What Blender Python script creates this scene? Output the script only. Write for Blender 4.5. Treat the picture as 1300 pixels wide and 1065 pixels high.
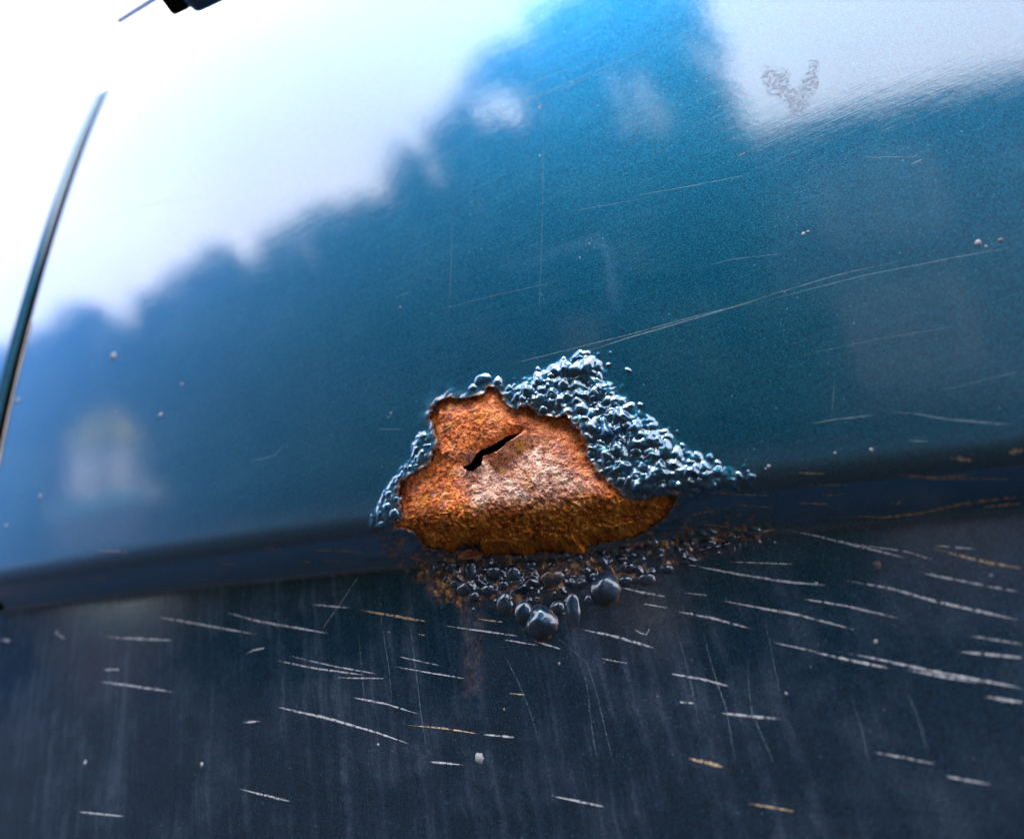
import bpy, math, random
import numpy as np
from mathutils import Vector

for o in list(bpy.data.objects):
    bpy.data.objects.remove(o)
rng = np.random.default_rng(11)
random.seed(11)

# ----------------------------------------------------------------------------
# lens of the photograph and the car body's cross-section
# x runs along the car (to the rear), t up the pressed sheet from the crease
# ----------------------------------------------------------------------------
FPX, PPX, PPY = 900.0, 650.0, 487.0          # focal length and principal point, photo pixels
def nrm(v):
    v = np.asarray(v, float)
    return v / np.linalg.norm(v)
ZC = nrm((44, 1600, -900)); XC = nrm((2400, 440, 900)); XC = nrm(XC - ZC * np.dot(XC, ZC)); YC = np.cross(ZC, XC)
C2W = np.stack([XC, YC, ZC], 1).T
HZ = 0.45                                    # height of the crease above the road
RX = 3.0                                     # plan-view radius of the flank
TT = np.linspace(-0.6, 1.2, 18001)
PH = np.radians(np.interp(TT,
    [-0.6, -0.10, -0.0205, -0.0178, -0.0165, -0.0045, 0.003, 0.02, 0.10, 0.22, 0.268, 0.30, 0.40, 1.2],
    [-10, -7, -5, -10, -60, -62, -15, -12, -8, -3, 1, 58, 72, 80]))
_dt = TT[1] - TT[0]
_k = np.exp(-0.5 * (np.arange(-60, 61) * _dt / 0.0009) ** 2); _k /= _k.sum()
PH = np.convolve(np.pad(PH, 60, mode='edge'), _k, 'valid')
PZ = np.concatenate([[0], np.cumsum(np.cos((PH[1:] + PH[:-1]) / 2) * _dt)])
PY = np.concatenate([[0], np.cumsum(np.sin((PH[1:] + PH[:-1]) / 2) * _dt)])
_i0 = int(np.argmin(abs(TT))); PZ -= PZ[_i0]; PY -= PY[_i0]

def surf(x, t):
    x, t = np.broadcast_arrays(np.asarray(x, float), np.asarray(t, float))
    return np.stack([x, np.interp(t, TT, PY) + x * x / (2 * RX), HZ + np.interp(t, TT, PZ)], -1)
def snormal(x, t):
    x, t = np.broadcast_arrays(np.asarray(x, float), np.asarray(t, float))
    p = np.interp(t, TT, PH)
    n = np.stack([x / RX, -np.cos(p), np.sin(p)], -1)
    return n / np.linalg.norm(n, axis=-1, keepdims=True)
def on(x, t, h=0.0):
    return surf(x, t) + snormal(x, t) * np.asarray(h)[..., None]
def raydir(px, py):
    px, py = np.broadcast_arrays(np.asarray(px, float), np.asarray(py, float))
    c = np.stack([px - PPX, -(py - PPY), -FPX * np.ones_like(px)], -1)
    c /= np.linalg.norm(c, axis=-1, keepdims=True)
    return c @ C2W.T
DIST = 0.20
CAM = surf(0.0, 0.006) - DIST * raydir(680, 610)
def at(px, py):
    """point of the car body (x, t) that the photograph shows at a pixel"""
    d = raydir(px, py); shp = d.shape[:-1]; d = d.reshape(-1, 3)
    hit = np.zeros(len(d), bool); a = np.full(len(d), 0.02); b = a.copy(); prev = 0.02
    def f(s):
        p = CAM + d * s[:, None]
        t = np.interp(p[:, 2] - HZ, PZ, TT)
        return p[:, 1] - (np.interp(t, TT, PY) + p[:, 0] ** 2 / (2 * RX)), p[:, 0], t
    for st in np.geomspace(0.02, 3, 500):
        v = f(np.full(len(d), st))[0]
        new = (v > 0) & ~hit
        b[new] = st; a[new] = prev; hit |= new; prev = st
    for _ in range(28):
        m = (a + b) / 2; v = f(m)[0]
        a = np.where(v > 0, a, m); b = np.where(v > 0, m, b)
    _, x, t = f((a + b) / 2)
    return np.stack([x, t], -1).reshape(shp + (2,))
def atl(pts):
    p = np.array(pts, float)
    return at(p[:, 0], p[:, 1])

# ----------------------------------------------------------------------------
# camera, sky, sun, exposure
# ----------------------------------------------------------------------------
sc = bpy.context.scene
cd = bpy.data.cameras.new('camera'); cam = bpy.data.objects.new('camera', cd); sc.collection.objects.link(cam)
M = np.eye(4); M[:3, :3] = C2W; M[:3, 3] = CAM
from mathutils import Matrix
cam.matrix_world = Matrix(M.tolist())
cd.sensor_fit = 'HORIZONTAL'; cd.sensor_width = 36.0; cd.lens = 36.0 * FPX / 1300.0
cd.shift_x = 0.0
cd.shift_y = -(1065 / 2 - PPY) / 1300.0
cd.clip_start = 0.005; cd.clip_end = 600
cd.dof.use_dof = True; cd.dof.focus_distance = 0.199; cd.dof.aperture_fstop = 5.6; cd.dof.aperture_blades = 0
sc.camera = cam

SUN_EL, SUN_AZ = math.radians(66), math.radians(200)
world = bpy.data.worlds.new('World'); sc.world = world; world.use_nodes = True
wn = world.node_tree.nodes; wl = world.node_tree.links; wn.clear()
wo = wn.new('ShaderNodeOutputWorld'); bg = wn.new('ShaderNodeBackground'); bg.inputs['Strength'].default_value = 0.1
sky = wn.new('ShaderNodeTexSky'); sky.sky_type = 'NISHITA'; sky.sun_disc = False
sky.sun_elevation = SUN_EL; sky.sun_rotation = SUN_AZ; sky.dust_density = 3.0; sky.air_density = 1.0
tc = wn.new('ShaderNodeTexCoord'); nz = wn.new('ShaderNodeTexNoise'); nz.inputs['Scale'].default_value = 2.2
nz.inputs['Detail'].default_value = 5; nz.inputs['Roughness'].default_value = 0.55
cr = wn.new('ShaderNodeMapRange'); cr.inputs[1].default_value = 0.3; cr.inputs[2].default_value = 0.62
cr.inputs[3].default_value = 0.72; cr.inputs[4].default_value = 1.0
mx = wn.new('ShaderNodeMix'); mx.data_type = 'RGBA'
mx.inputs[7].default_value = (9.9, 9.2, 9.3, 1)          # bright thin overcast
wl.new(tc.outputs['Generated'], nz.inputs['Vector']); wl.new(nz.outputs['Fac'], cr.inputs[0])
wl.new(cr.outputs[0], mx.inputs[0]); wl.new(sky.outputs[0], mx.inputs[6]); wl.new(mx.outputs[2], bg.inputs['Color'])
wl.new(bg.outputs[0], wo.inputs['Surface'])

sl = bpy.data.lights.new('sun', 'SUN'); sl.energy = 1.5; sl.angle = math.radians(24); sl.color = (1.0, 0.96, 0.9)
sun = bpy.data.objects.new('sun', sl); sc.collection.objects.link(sun)
sd = Vector((math.sin(SUN_AZ) * math.cos(SUN_EL), math.cos(SUN_AZ) * math.cos(SUN_EL), math.sin(SUN_EL)))
sun.rotation_euler = (sd).to_track_quat('Z', 'Y').to_euler(); sun.location = (0, -4, 12)

vs = sc.view_settings
vs.view_transform = 'Standard'; vs.look = 'None'; vs.gamma = 1; vs.use_curve_mapping = False
vs.exposure = 2.32
sc.cycles.max_bounces = 6; sc.cycles.diffuse_bounces = 3; sc.cycles.glossy_bounces = 4; sc.cycles.transparent_max_bounces = 10

# ----------------------------------------------------------------------------
# noise and mesh helpers
# ----------------------------------------------------------------------------
def perlin(x, y, seed=0):
    r = np.random.default_rng(seed); p = r.permutation(256); p = np.concatenate([p, p]); g = r.uniform(0, 2 * np.pi, 256)
    gx, gy = np.cos(g), np.sin(g)
    xi = np.floor(x).astype(int); yi = np.floor(y).astype(int); xf = x - xi; yf = y - yi
    u = xf ** 3 * (xf * (xf * 6 - 15) + 10); v = yf ** 3 * (yf * (yf * 6 - 15) + 10)
    def gr(ix, iy, dx, dy):
        h = p[(p[ix & 255] + iy) & 255]
        return gx[h] * dx + gy[h] * dy
    a = gr(xi, yi, xf, yf); b = gr(xi + 1, yi, xf - 1, yf); c = gr(xi, yi + 1, xf, yf - 1); d = gr(xi + 1, yi + 1, xf - 1, yf - 1)
    return (a + u * (b - a)) + v * ((c + u * (d - c)) - (a + u * (b - a)))
def fbm(x, y, f, octv=5, seed=0, gain=0.55, ridge=False):
    s = 0; a = 1.0
    for o in range(octv):
        n = perlin(x * f, y * f, seed + o)
        s = s + a * ((0.35 - abs(n)) * 1.6 if ridge else n); f *= 2.03; a *= gain
    return s
def poly_sd(x, y, P):
    """signed distance, negative inside"""
    P = np.asarray(P); best = np.full(x.shape, 1e9); ins = np.zeros(x.shape, bool)
    for i in range(len(P)):
        ax, ay = P[i]; bx, by = P[(i + 1) % len(P)]
        dx, dy = bx - ax, by - ay; L = dx * dx + dy * dy + 1e-18
        k = np.clip(((x - ax) * dx + (y - ay) * dy) / L, 0, 1)
        best = np.minimum(best, (x - ax - k * dx) ** 2 + (y - ay - k * dy) ** 2)
        c = (ay > y) != (by > y)
        ins ^= c & (x < dx * (y - ay) / (by - ay + 1e-18) + ax)
    best = np.sqrt(best)
    return np.where(ins, -best, best)
def smooth(a, b, v):
    k = np.clip((v - a) / (b - a), 0, 1)
    return k * k * (3 - 2 * k)

def mesh_obj(name, verts, faces, mats, parent=None, uv=None, smooth_=True, attr=None, mat_idx=None, normals=None):
    verts = np.asarray(verts, np.float32); me = bpy.data.meshes.new(name)
    if isinstance(faces, np.ndarray):
        nv = faces.shape[1]; nf = len(faces)
        me.vertices.add(len(verts)); me.vertices.foreach_set('co', verts.ravel())
        me.loops.add(nf * nv); me.loops.foreach_set('vertex_index', faces.astype(np.int32).ravel())
        me.polygons.add(nf); me.polygons.foreach_set('loop_start', np.arange(0, nf * nv, nv, dtype=np.int32))
        me.polygons.foreach_set('loop_total', np.full(nf, nv, np.int32))
    else:
        me.from_pydata(verts.tolist(), [], faces); nf = len(faces)
    for m in (mats if isinstance(mats, (list, tuple)) else [mats]):
        me.materials.append(m)
    if mat_idx is not None:
        me.polygons.foreach_set('material_index', np.asarray(mat_idx, np.int32))
    me.update(calc_edges=True)
    me.polygons.foreach_set('use_smooth', np.full(len(me.polygons), smooth_))
    if uv is not None:
        li = np.empty(len(me.loops), np.int32); me.loops.foreach_get('vertex_index', li)
        ul = me.uv_layers.new(name='sheet'); ul.data.foreach_set('uv', np.asarray(uv, np.float32)[li].ravel())
    if attr:
        for k, v in attr.items():
            a = me.attributes.new(k, 'FLOAT', 'POINT'); a.data.foreach_set('value', np.asarray(v, np.float32))
    me.validate()
    if normals is not None:
        me.normals_split_custom_set_from_vertices(np.asarray(normals, np.float32).tolist())
    o = bpy.data.objects.new(name, me); sc.collection.objects.link(o)
    if parent is not None:
        o.parent = parent; o.matrix_parent_inverse = parent.matrix_world.inverted()
    return o
def empty(name, loc, label, cat, group=None):
    o = bpy.data.objects.new(name, None); sc.collection.objects.link(o); o.location = loc
    o.matrix_world = Matrix.Translation(loc)
    o['label'] = label; o['category'] = cat
    if group: o['group'] = group
    return o
def grid_faces(nx, nt, keep=None):
    i = np.arange(nx * nt).reshape(nt, nx)
    f = np.stack([i[:-1, :-1], i[:-1, 1:], i[1:, 1:], i[1:, :-1]], -1).reshape(-1, 4)
    return f if keep is None else f[keep.ravel()]
def box_data(x0, x1, y0, y1, z0, z1):
    v = [(x, y, z) for z in (z0, z1) for y in (y0, y1) for x in (x0, x1)]
    f = [(0, 2, 3, 1), (4, 5, 7, 6), (0, 1, 5, 4), (2, 6, 7, 3), (0, 4, 6, 2), (1, 3, 7, 5)]
    return v, f
def box(name, x0, x1, y0, y1, z0, z1, mat, parent=None):
    v, f = box_data(x0, x1, y0, y1, z0, z1)
    return mesh_obj(name, v, f, mat, parent, smooth_=False)

# ----------------------------------------------------------------------------
# materials
# ----------------------------------------------------------------------------
class NT:
    def __init__(s, name):
        s.m = bpy.data.materials.new(name); s.m.use_nodes = True; s.t = s.m.node_tree; s.t.nodes.clear()
        s.out = s.n('ShaderNodeOutputMaterial')
    def n(s, k, **kw):
        d = s.t.nodes.new(k)
        for a, b in kw.items(): setattr(d, a, b)
        return d
    def put(s, sock, v):
        if v is None: return
        if isinstance(v, bpy.types.NodeSocket): s.t.links.new(v, sock)
        elif isinstance(v, (tuple, list)) and len(v) == 3 and sock.type == 'RGBA': sock.default_value = (*v, 1)
        else: sock.default_value = v
    def math(s, op, a, b=None, c=None, clamp=False):
        d = s.n('ShaderNodeMath', operation=op, use_clamp=clamp); s.put(d.inputs[0], a); s.put(d.inputs[1], b); s.put(d.inputs[2], c)
        return d.outputs[0]
    def rng(s, v, a, b, c=0.0, d=1.0):
        k = s.n('ShaderNodeMapRange', interpolation_type='SMOOTHSTEP'); s.put(k.inputs[0], v)
        for i, q in enumerate((a, b, c, d)): s.put(k.inputs[i + 1], q)
        return k.outputs[0]
    def uv(s, scale=(1, 1, 1), rot=0.0):
        u = s.n('ShaderNodeUVMap', uv_map='sheet'); a = s.n('ShaderNodeMapping'); b = s.n('ShaderNodeMapping')
        a.inputs['Rotation'].default_value = (0, 0, rot); b.inputs['Scale'].default_value = scale
        s.t.links.new(u.outputs[0], a.inputs[0]); s.t.links.new(a.outputs[0], b.inputs[0])
        return b.outputs[0]
    def noise(s, vec, scale, detail=4, rough=0.55, dist=0.0):
        d = s.n('ShaderNodeTexNoise'); s.put(d.inputs['Vector'], vec); d.inputs['Scale'].default_value = scale
        d.inputs['Detail'].default_value = detail; d.inputs['Roughness'].default_value = rough; d.inputs['Distortion'].default_value = dist
        return d.outputs['Fac']
    def mix(s, f, a, b, blend='MIX'):
        d = s.n('ShaderNodeMix', data_type='RGBA', blend_type=blend); s.put(d.inputs[0], f); s.put(d.inputs[6], a); s.put(d.inputs[7], b)
        return d.outputs[2]
    def ramp(s, f, stops):
        d = s.n('ShaderNodeValToRGB'); s.put(d.inputs[0], f); e = d.color_ramp.elements
        while len(e) < len(stops): e.new(0.5)
        for q, (p, c) in zip(e, stops): q.position = p; q.color = (*c, 1)
        return d.outputs[0]
    def attr(s, name):
        return s.n('ShaderNodeAttribute', attribute_name=name).outputs['Fac']
    def bump(s, h, dist, strength=1.0, normal=None):
        d = s.n('ShaderNodeBump'); s.put(d.inputs['Height'], h); d.inputs['Distance'].default_value = dist; s.put(d.inputs['Strength'], strength)
        if normal is not None: s.put(d.inputs['Normal'], normal)
        return d.outputs[0]
    def bsdf(s, **kw):
        d = s.n('ShaderNodeBsdfPrincipled')
        for k, v in kw.items(): s.put(d.inputs[k.replace('_', ' ')], v)
        return d.outputs[0]
    def done(s, sh):
        s.t.links.new(sh, s.out.inputs['Surface']); return s.m

def simple(name, col, rough=0.6, var=0.25, scale=8.0, metallic=0.0, bump=0.0, spec=0.5):
    a = NT(name); g = a.n('ShaderNodeTexCoord').outputs['Object']
    f = a.noise(g, scale, 5)
    c = a.mix(f, tuple(q * (1 - var) for q in col), tuple(min(1, q * (1 + var)) for q in col))
    nn = a.bump(f, bump) if bump else None
    return a.done(a.bsdf(Base_Color=c, Roughness=rough, Metallic=metallic, Normal=nn, Specular_IOR_Level=spec))

def paint_material(name, lower):
    a = NT(name)
    uvm = a.uv()
    vo = a.n('ShaderNodeTexVoronoi'); a.put(vo.inputs['Vector'], uvm); vo.inputs['Scale'].default_value = 4600    # metal flake
    sep = a.n('ShaderNodeSeparateColor'); a.put(sep.inputs[0], vo.outputs['Color']); flake = sep.outputs[0]
    base = (0.0004, 0.072, 0.135) if not lower else (0.0035, 0.032, 0.080)
    col = a.mix(a.rng(flake, 0.1, 1.0), tuple(c * 0.55 for c in base), tuple(c * 1.55 for c in base))
    col = a.mix(a.math('MULTIPLY', a.rng(flake, 0.96, 0.985), 0.45), col, (0.05, 0.22, 0.28))
    cloud = a.noise(uvm, 45, 5, 0.68)
    # wiping swirls: fine parallel hairlines
    st1 = a.noise(a.uv((26, 1700, 1), math.radians(-13)), 1.0, 3, 0.7)
    hair = a.math('MULTIPLY', a.rng(st1, 0.48, 0.74), a.rng(cloud, 0.34, 0.60, 0.25, 1.0))
    def specks(scale, thr, size):
        v = a.n('ShaderNodeTexVoronoi'); a.put(v.inputs['Vector'], uvm); v.inputs['Scale'].default_value = scale
        q = a.n('ShaderNodeSeparateColor'); a.put(q.inputs[0], v.outputs['Color'])
        return a.math('MULTIPLY', a.rng(q.outputs[1], thr, thr + 0.01), a.rng(v.outputs['Distance'], size, size * 0.4))
    sp = a.math('MAXIMUM', specks(420, 0.88, 0.11), specks(1300, 0.90, 0.2))
    film = a.math('MULTIPLY', a.rng(cloud, 0.42, 0.75), 0.022 if not lower else 0.13)
    if lower:
        sx = a.n('ShaderNodeSeparateXYZ'); a.put(sx.inputs[0], a.uv((1, 1, 1), math.radians(-11)))
        cx = a.n('ShaderNodeCombineXYZ'); a.put(cx.inputs[0], a.math('ADD', sx.outputs[0], a.math('MULTIPLY', cloud, 0.007)))
        a.put(cx.inputs[1], a.math('MULTIPLY', sx.outputs[1], 0.05))
        d1 = a.noise(cx.outputs[0], 230, 4, 0.6); d2 = a.noise(cx.outputs[0], 950, 3, 0.6)
        drip = a.math('ADD', a.math('MULTIPLY', a.rng(d1, 0.46, 0.68), 0.16), a.math('MULTIPLY', a.rng(d2, 0.52, 0.74), 0.06))
        drip = a.math('ADD', drip, a.math('MULTIPLY', a.rng(a.math('ABSOLUTE', a.math('SUBTRACT', d1, 0.545)), 0.009, 0.0), 0.05))
        drip = a.math('MULTIPLY', a.math('MULTIPLY', drip, a.rng(cloud, 0.34, 0.60, 0.15, 1.0)), a.rng(sx.outputs[0], 0.075, 0.02, 0.2, 1.0))
        film = a.math('ADD', film, drip)
        film = a.math('MULTIPLY', film, a.rng(a.noise(uvm, 1500, 2, 0.7), 0.25, 0.7, 0.4, 1.4))
    film = a.math('ADD', film, a.math('MULTIPLY', hair, 0.06 if not lower else 0.01))
    film = a.math('ADD', film, a.math('MULTIPLY', sp, 0.60), clamp=True)
    col = a.mix(film, col, (0.25, 0.43, 0.60) if not lower else (0.22, 0.27, 0.42))
    metal = a.math('SUBTRACT', 0.88, a.math('MULTIPLY', film, 0.85), clamp=True)
    # rust bleeding out of the hole and between the blisters
    sn = a.noise(uvm, 480, 6, 0.72)
    sf = a.math('MULTIPLY', a.attr('stain'), a.rng(sn, 0.30, 0.56, 0.25, 1.0), clamp=True)
    scol = a.ramp(sn, [(0.36, (0.022, 0.012, 0.010)), (0.47, (0.085, 0.036, 0.018)), (0.54, (0.30, 0.15, 0.05)), (0.63, (0.52, 0.40, 0.23))])
    col = a.mix(sf, col, scol)
    metal = a.math('MULTIPLY', metal, a.math('SUBTRACT', 1.0, sf))
    coat = a.math('SUBTRACT', 1.0, a.math('MULTIPLY', a.math('ADD', film, sf, clamp=True), 0.9), clamp=True)
    crough = a.math('ADD', a.math('MULTIPLY', hair, 0.08), a.math('MULTIPLY', a.rng(cloud, 0.3, 0.75), 0.05))
    crough = a.math('ADD', crough, 0.045 if not lower else 0.12)
    nn = a.bump(a.math('ADD', a.math('MULTIPLY', st1, -0.8), a.noise(uvm, 330, 2)), 0.000014)
    return a.done(a.bsdf(Base_Color=col, Metallic=metal, Roughness=0.42, Specular_IOR_Level=0.08, Specular_Tint=(0.10, 0.45, 1.0), Coat_Weight=coat, Coat_IOR=2.0 if not lower else 1.85, Coat_Roughness=crough, Coat_Normal=nn,
                         Sheen_Weight=0.85 if not lower else 0.05, Sheen_Roughness=0.45, Sheen_Tint=(0.14, 0.42, 1.0)))

M_UP = paint_material('metallic_teal_paint', False)
M_LOW = paint_material('dark_sill_paint', True)

def rust_material():
    a = NT('rusted_steel'); uvm = a.uv()
    n1 = a.noise(uvm, 130, 6, 0.72); n2 = a.noise(uvm, 560, 5, 0.75); n3 = a.noise(uvm, 2500, 3, 0.7)
    mott = a.math('ADD', a.math('MULTIPLY', n1, 0.36), a.math('ADD', a.math('MULTIPLY', n2, 0.40), a.math('MULTIPLY', n3, 0.26)))
    warm = a.ramp(mott, [(0.41, (0.045, 0.014, 0.010)), (0.46, (0.20, 0.050, 0.014)), (0.51, (0.70, 0.150, 0.022)), (0.555, (0.82, 0.27, 0.075)), (0.62, (0.84, 0.56, 0.36))])
    pale = a.ramp(mott, [(0.41, (0.08, 0.030, 0.030)), (0.46, (0.26, 0.11, 0.09)), (0.51, (0.64, 0.36, 0.28)), (0.555, (0.76, 0.55, 0.48)), (0.62, (0.82, 0.72, 0.60))])
    crust = a.ramp(mott, [(0.42, (0.035, 0.012, 0.007)), (0.46, (0.24, 0.065, 0.012)), (0.51, (0.58, 0.17, 0.016)), (0.555, (0.80, 0.32, 0.035)), (0.62, (0.82, 0.52, 0.18))])
    col = a.mix(a.math('MULTIPLY', a.attr('pale'), a.rng(n1, 0.3, 0.55, 0.55, 1.0), clamp=True), warm, pale)
    col = a.mix(a.attr('crust'), col, crust)
    pur = a.math('MULTIPLY', a.rng(a.noise(uvm, 210, 5, 0.7), 0.56, 0.64), a.math('SUBTRACT', 0.75, a.math('MULTIPLY', a.attr('crust'), 0.6)))
    col = a.mix(pur, col, (0.24, 0.13, 0.19))
    och = a.rng(a.noise(a.uv((1, 1, 1), 0.7), 170, 5, 0.7), 0.56, 0.64)
    col = a.mix(a.math('MULTIPLY', och, 0.75), col, (0.62, 0.30, 0.035))
    dark = a.rng(a.noise(a.uv((1.0, 0.6, 1), 1.1), 330, 5, 0.75), 0.58, 0.64)
    col = a.mix(a.math('MULTIPLY', dark, 0.8), col, (0.07, 0.05, 0.045))
    h = a.math('ADD', n2, a.math('MULTIPLY', n3, 0.7))
    return a.done(a.bsdf(Base_Color=col, Roughness=a.rng(n3, 0.3, 0.7, 0.45, 0.85), Specular_IOR_Level=0.35, Normal=a.bump(h, 0.00035, 0.9)))
M_RUST = rust_material()

def rim_material():
    a = NT('broken_paint_edge'); uvm = a.uv(); n = a.noise(uvm, 900, 4, 0.7)
    c = a.ramp(n, [(0.35, (0.03, 0.016, 0.012)), (0.5, (0.16, 0.08, 0.05)), (0.62, (0.45, 0.34, 0.26))])
    return a.done(a.bsdf(Base_Color=c, Roughness=0.7))
M_RIM = rim_material()

def scratch_material(name, col, cover, scale=(60, 2600, 1), rot=0.0):
    a = NT(name); n = a.noise(a.uv((1, 1, 1), 0), 900, 4, 0.75)
    c = a.mix(a.rng(n, 0.4, 0.65), tuple(q * 0.75 for q in col), tuple(min(1, q * 1.2) for q in col))
    al = a.math('MULTIPLY', a.rng(n, 0.62 - cover, 0.70 - cover), a.rng(a.noise(a.uv(), 2600, 2, 0.7), 0.30, 0.5, 0.35, 1.0))
    al = a.math('MULTIPLY', al, a.attr('fade'))
    return a.done(a.bsdf(Base_Color=c, Roughness=0.75, Alpha=al))
M_SCR = scratch_material('scratched_primer', (0.40, 0.45, 0.54), 0.22)
M_SCRT = scratch_material('scratched_tan_primer', (0.42, 0.34, 0.24), 0.22)
M_HAIR = scratch_material('hairline_scratch', (0.26, 0.40, 0.50), 0.24)
M_STAIN = scratch_material('dried_splash', (0.20, 0.27, 0.40), 0.165)
M_GRIT = simple('pale_grit', (0.20, 0.23, 0.28), 0.7, 0.3, 600)
M_DARKGRIT = simple('dark_grit', (0.05, 0.05, 0.06), 0.6, 0.3, 600)
M_RUBBER = simple('black_rubber', (0.008, 0.008, 0.010), 0.8, 0.3, 40, spec=0.08)
M_INNER = simple('dark_cavity_steel', (0.020, 0.014, 0.012), 0.85, 0.4, 60)
M_EDGE = simple('chipped_door_edge', (0.42, 0.38, 0.34), 0.6, 0.5, 260)

# ----------------------------------------------------------------------------
# the car: one thing, its sheets are parts
# ----------------------------------------------------------------------------
car = empty('car', (0.0, 0.25, 0.0), 'teal blue metallic car flank with a rusted hole, blistered paint and scratched lower sill', 'car')

RUST_PX = [(450 + x * .4077, 430 + y * .4077) for x, y in [
    (232,250),(240,215),(262,195),(300,178),(322,188),(350,185),(395,175),(415,152),(440,145),(455,165),(475,205),(500,220),(540,208),(575,232),
    (625,245),(665,240),(690,268),(712,300),(728,340),(732,385),(765,415),(790,445),(835,482),(870,502),(920,495),(965,490),(1000,478),(1005,495),
    (990,520),(975,550),(940,575),(905,600),(860,622),(800,630),(745,640),(725,650),(722,675),(690,672),(640,665),(600,662),(550,668),(520,680),
    (480,672),(440,670),(400,672),(390,650),(350,640),(320,655),(300,672),(275,655),(225,650),(205,625),(180,600),(150,590),(125,590),(130,570),
    (148,550),(145,520),(135,495),(140,450),(165,430),(205,408),(235,385),(245,345),(262,320),(250,295),(248,270)]]
RUST = atl(RUST_PX)
HOLE = atl([(585,592),(596,586),(602,577),(610,570.5),(628,561),(642,552.5),(662,547),(650,557),(640,564),(629,573),(613,579),(611,590),(600,598),(591,596)])
LIP = atl([(664,549),(655,553),(644,560),(633,569),(624,578),(617,588),(612,596)])
PXM = 0.000215                                # metres per photo pixel at the rust

# blisters that can be picked out singly: px, py, radius across, radius along, height ratio
BIG = [
    (687,791,23,23,.55),(768,747,23,22,.6),(701,733,19,14,.6),(664,777,14,16,.5),(727,775,11,24,.45),(574,720,10,10,.6),(598,724,11,19,.6),
    (591,747,14,11,.6),(628,726,13,12,.6),(620,749,12,11,.55),(578,741,9,7,.55),(567,735,6,6,.5),(559,718,7,8,.5),(620,711,9,7,.5),(652,728,11,13,.55),
    (641,766,13,16,.45),(603,757,8,8,.5),(745,725,8,8,.6),(656,708,8,6,.5),(676,717,6,6,.6),(800,721,9,8,.5),(821,735,12,9,.45),(794,737,10,8,.5),
    (640,743,8,8,.5),(715,705,9,7,.5),(735,708,7,7,.5),(846,722,9,7,.5),(870,712,8,6,.5),(836,700,9,6,.5),(900,690,10,7,.5),(868,692,8,6,.5),
    (930,684,9,6,.5),(955,676,9,6,.5),(770,714,8,6,.5),(548,722,5,8,.4),(709,772,9,10,.45),(748,762,7,8,.4),
    (732,471,15,13,.6),(734,455,10,6,.55),(746,449,5,5,.6),(760,465,6,8,.5),(761,479,6,8,.55),(716,489,8,12,.6),(738,520,14,12,.5),(752,527,12,10,.5),
    (755,500,9,11,.6),(772,509,9,8,.6),(777,523,9,7,.55),(735,534,11,9,.4),(763,563,7,6,.6),(772,588,9,7,.55),(788,589,9,7,.6),(690,520,8,7,.6),
    (672,498,9,9,.6),(658,504,8,8,.6),(684,484,7,8,.55),(700,478,7,7,.55),(703,503,8,8,.55),(722,505,8,7,.5),(797,541,9,7,.55),(812,553,10,8,.6),
    (790,561,8,7,.55),(845,571,11,14,.6),(826,575,9,8,.6),(808,573,8,8,.5),(866,600,9,8,.65),(894,595,10,9,.6),(877,588,8,6,.6),(911,599,9,7,.55),
    (886,611,8,7,.6),(857,614,10,7,.55),(954,605,6,4,.6),(928,612,7,6,.6),(912,612,6,6,.6),(817,594,9,8,.55),(838,596,9,8,.5),(821,617,10,8,.5),
    (806,606,8,7,.5),(789,610,7,7,.5),(839,612,8,6,.5),(923,648,10,5,.5),(938,604,6,5,.55),(755,546,9,8,.45),(775,545,8,7,.5),(752,575,7,7,.45),
    (492,643,8,7,.6),(501,652,8,9,.6),(486,666,14,7,.6),(494,627,7,6,.6),(483,652,6,6,.6),(521,594,5,5,.6),(529,582,4,5,.6),(531,556,4,5,.6),
    (543,566,8,4,.6),(530,591,7,4,.6),(508,606,6,5,.6),(503,634,6,6,.5),
    (613,481,13,9,.5),(632,486,9,9,.45),(600,492,7,6,.55),(646,494,7,6,.5)]
BIGS = atl([(b[0], b[1]) for b in BIG])

ZONES = [([(640,500),(660,486),(690,470),(715,455),(745,448),(766,470),(790,505),(828,535),(868,567),(915,592),(960,604),(955,618),(880,626),(800,628),(756,592),(735,550),(700,522),(660,515)], 300, (3.0, 11.0)),
         ([(556,703),(640,702),(700,706),(745,700),(800,690),(870,668),(985,660),(972,685),(900,705),(850,728),(800,740),(740,746),(690,762),(640,772),(600,764),(566,742)], 260, (2.8, 9.5)),
         ([(470,670),(480,640),(497,612),(520,585),(532,550),(548,550),(545,582),(520,602),(503,620),(505,660)], 60, (1.6, 4.5))]
small = []
for poly, n, (r0, r1) in ZONES:
    P = np.array(poly, float); k = 0
    while k < n:
        q = rng.uniform(P.min(0) - 12, P.max(0) + 12, (400, 2)); sd = poly_sd(q[:, 0], q[:, 1], P)
        for (qx, qy), s in zip(q, sd):
            if s < rng.exponential(5.0) and k < n:
                edge = np.clip((4 - s) / 18, 0.0, 1)
                small.append((qx, qy, (r0 + (r1 - r0) * rng.beta(1.2, 2.8)) * (0.55 + 0.45 * edge), rng.uniform(.25, .55))); k += 1
small = np.array(small); SMS = at(small[:, 0], small[:, 1])

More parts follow.
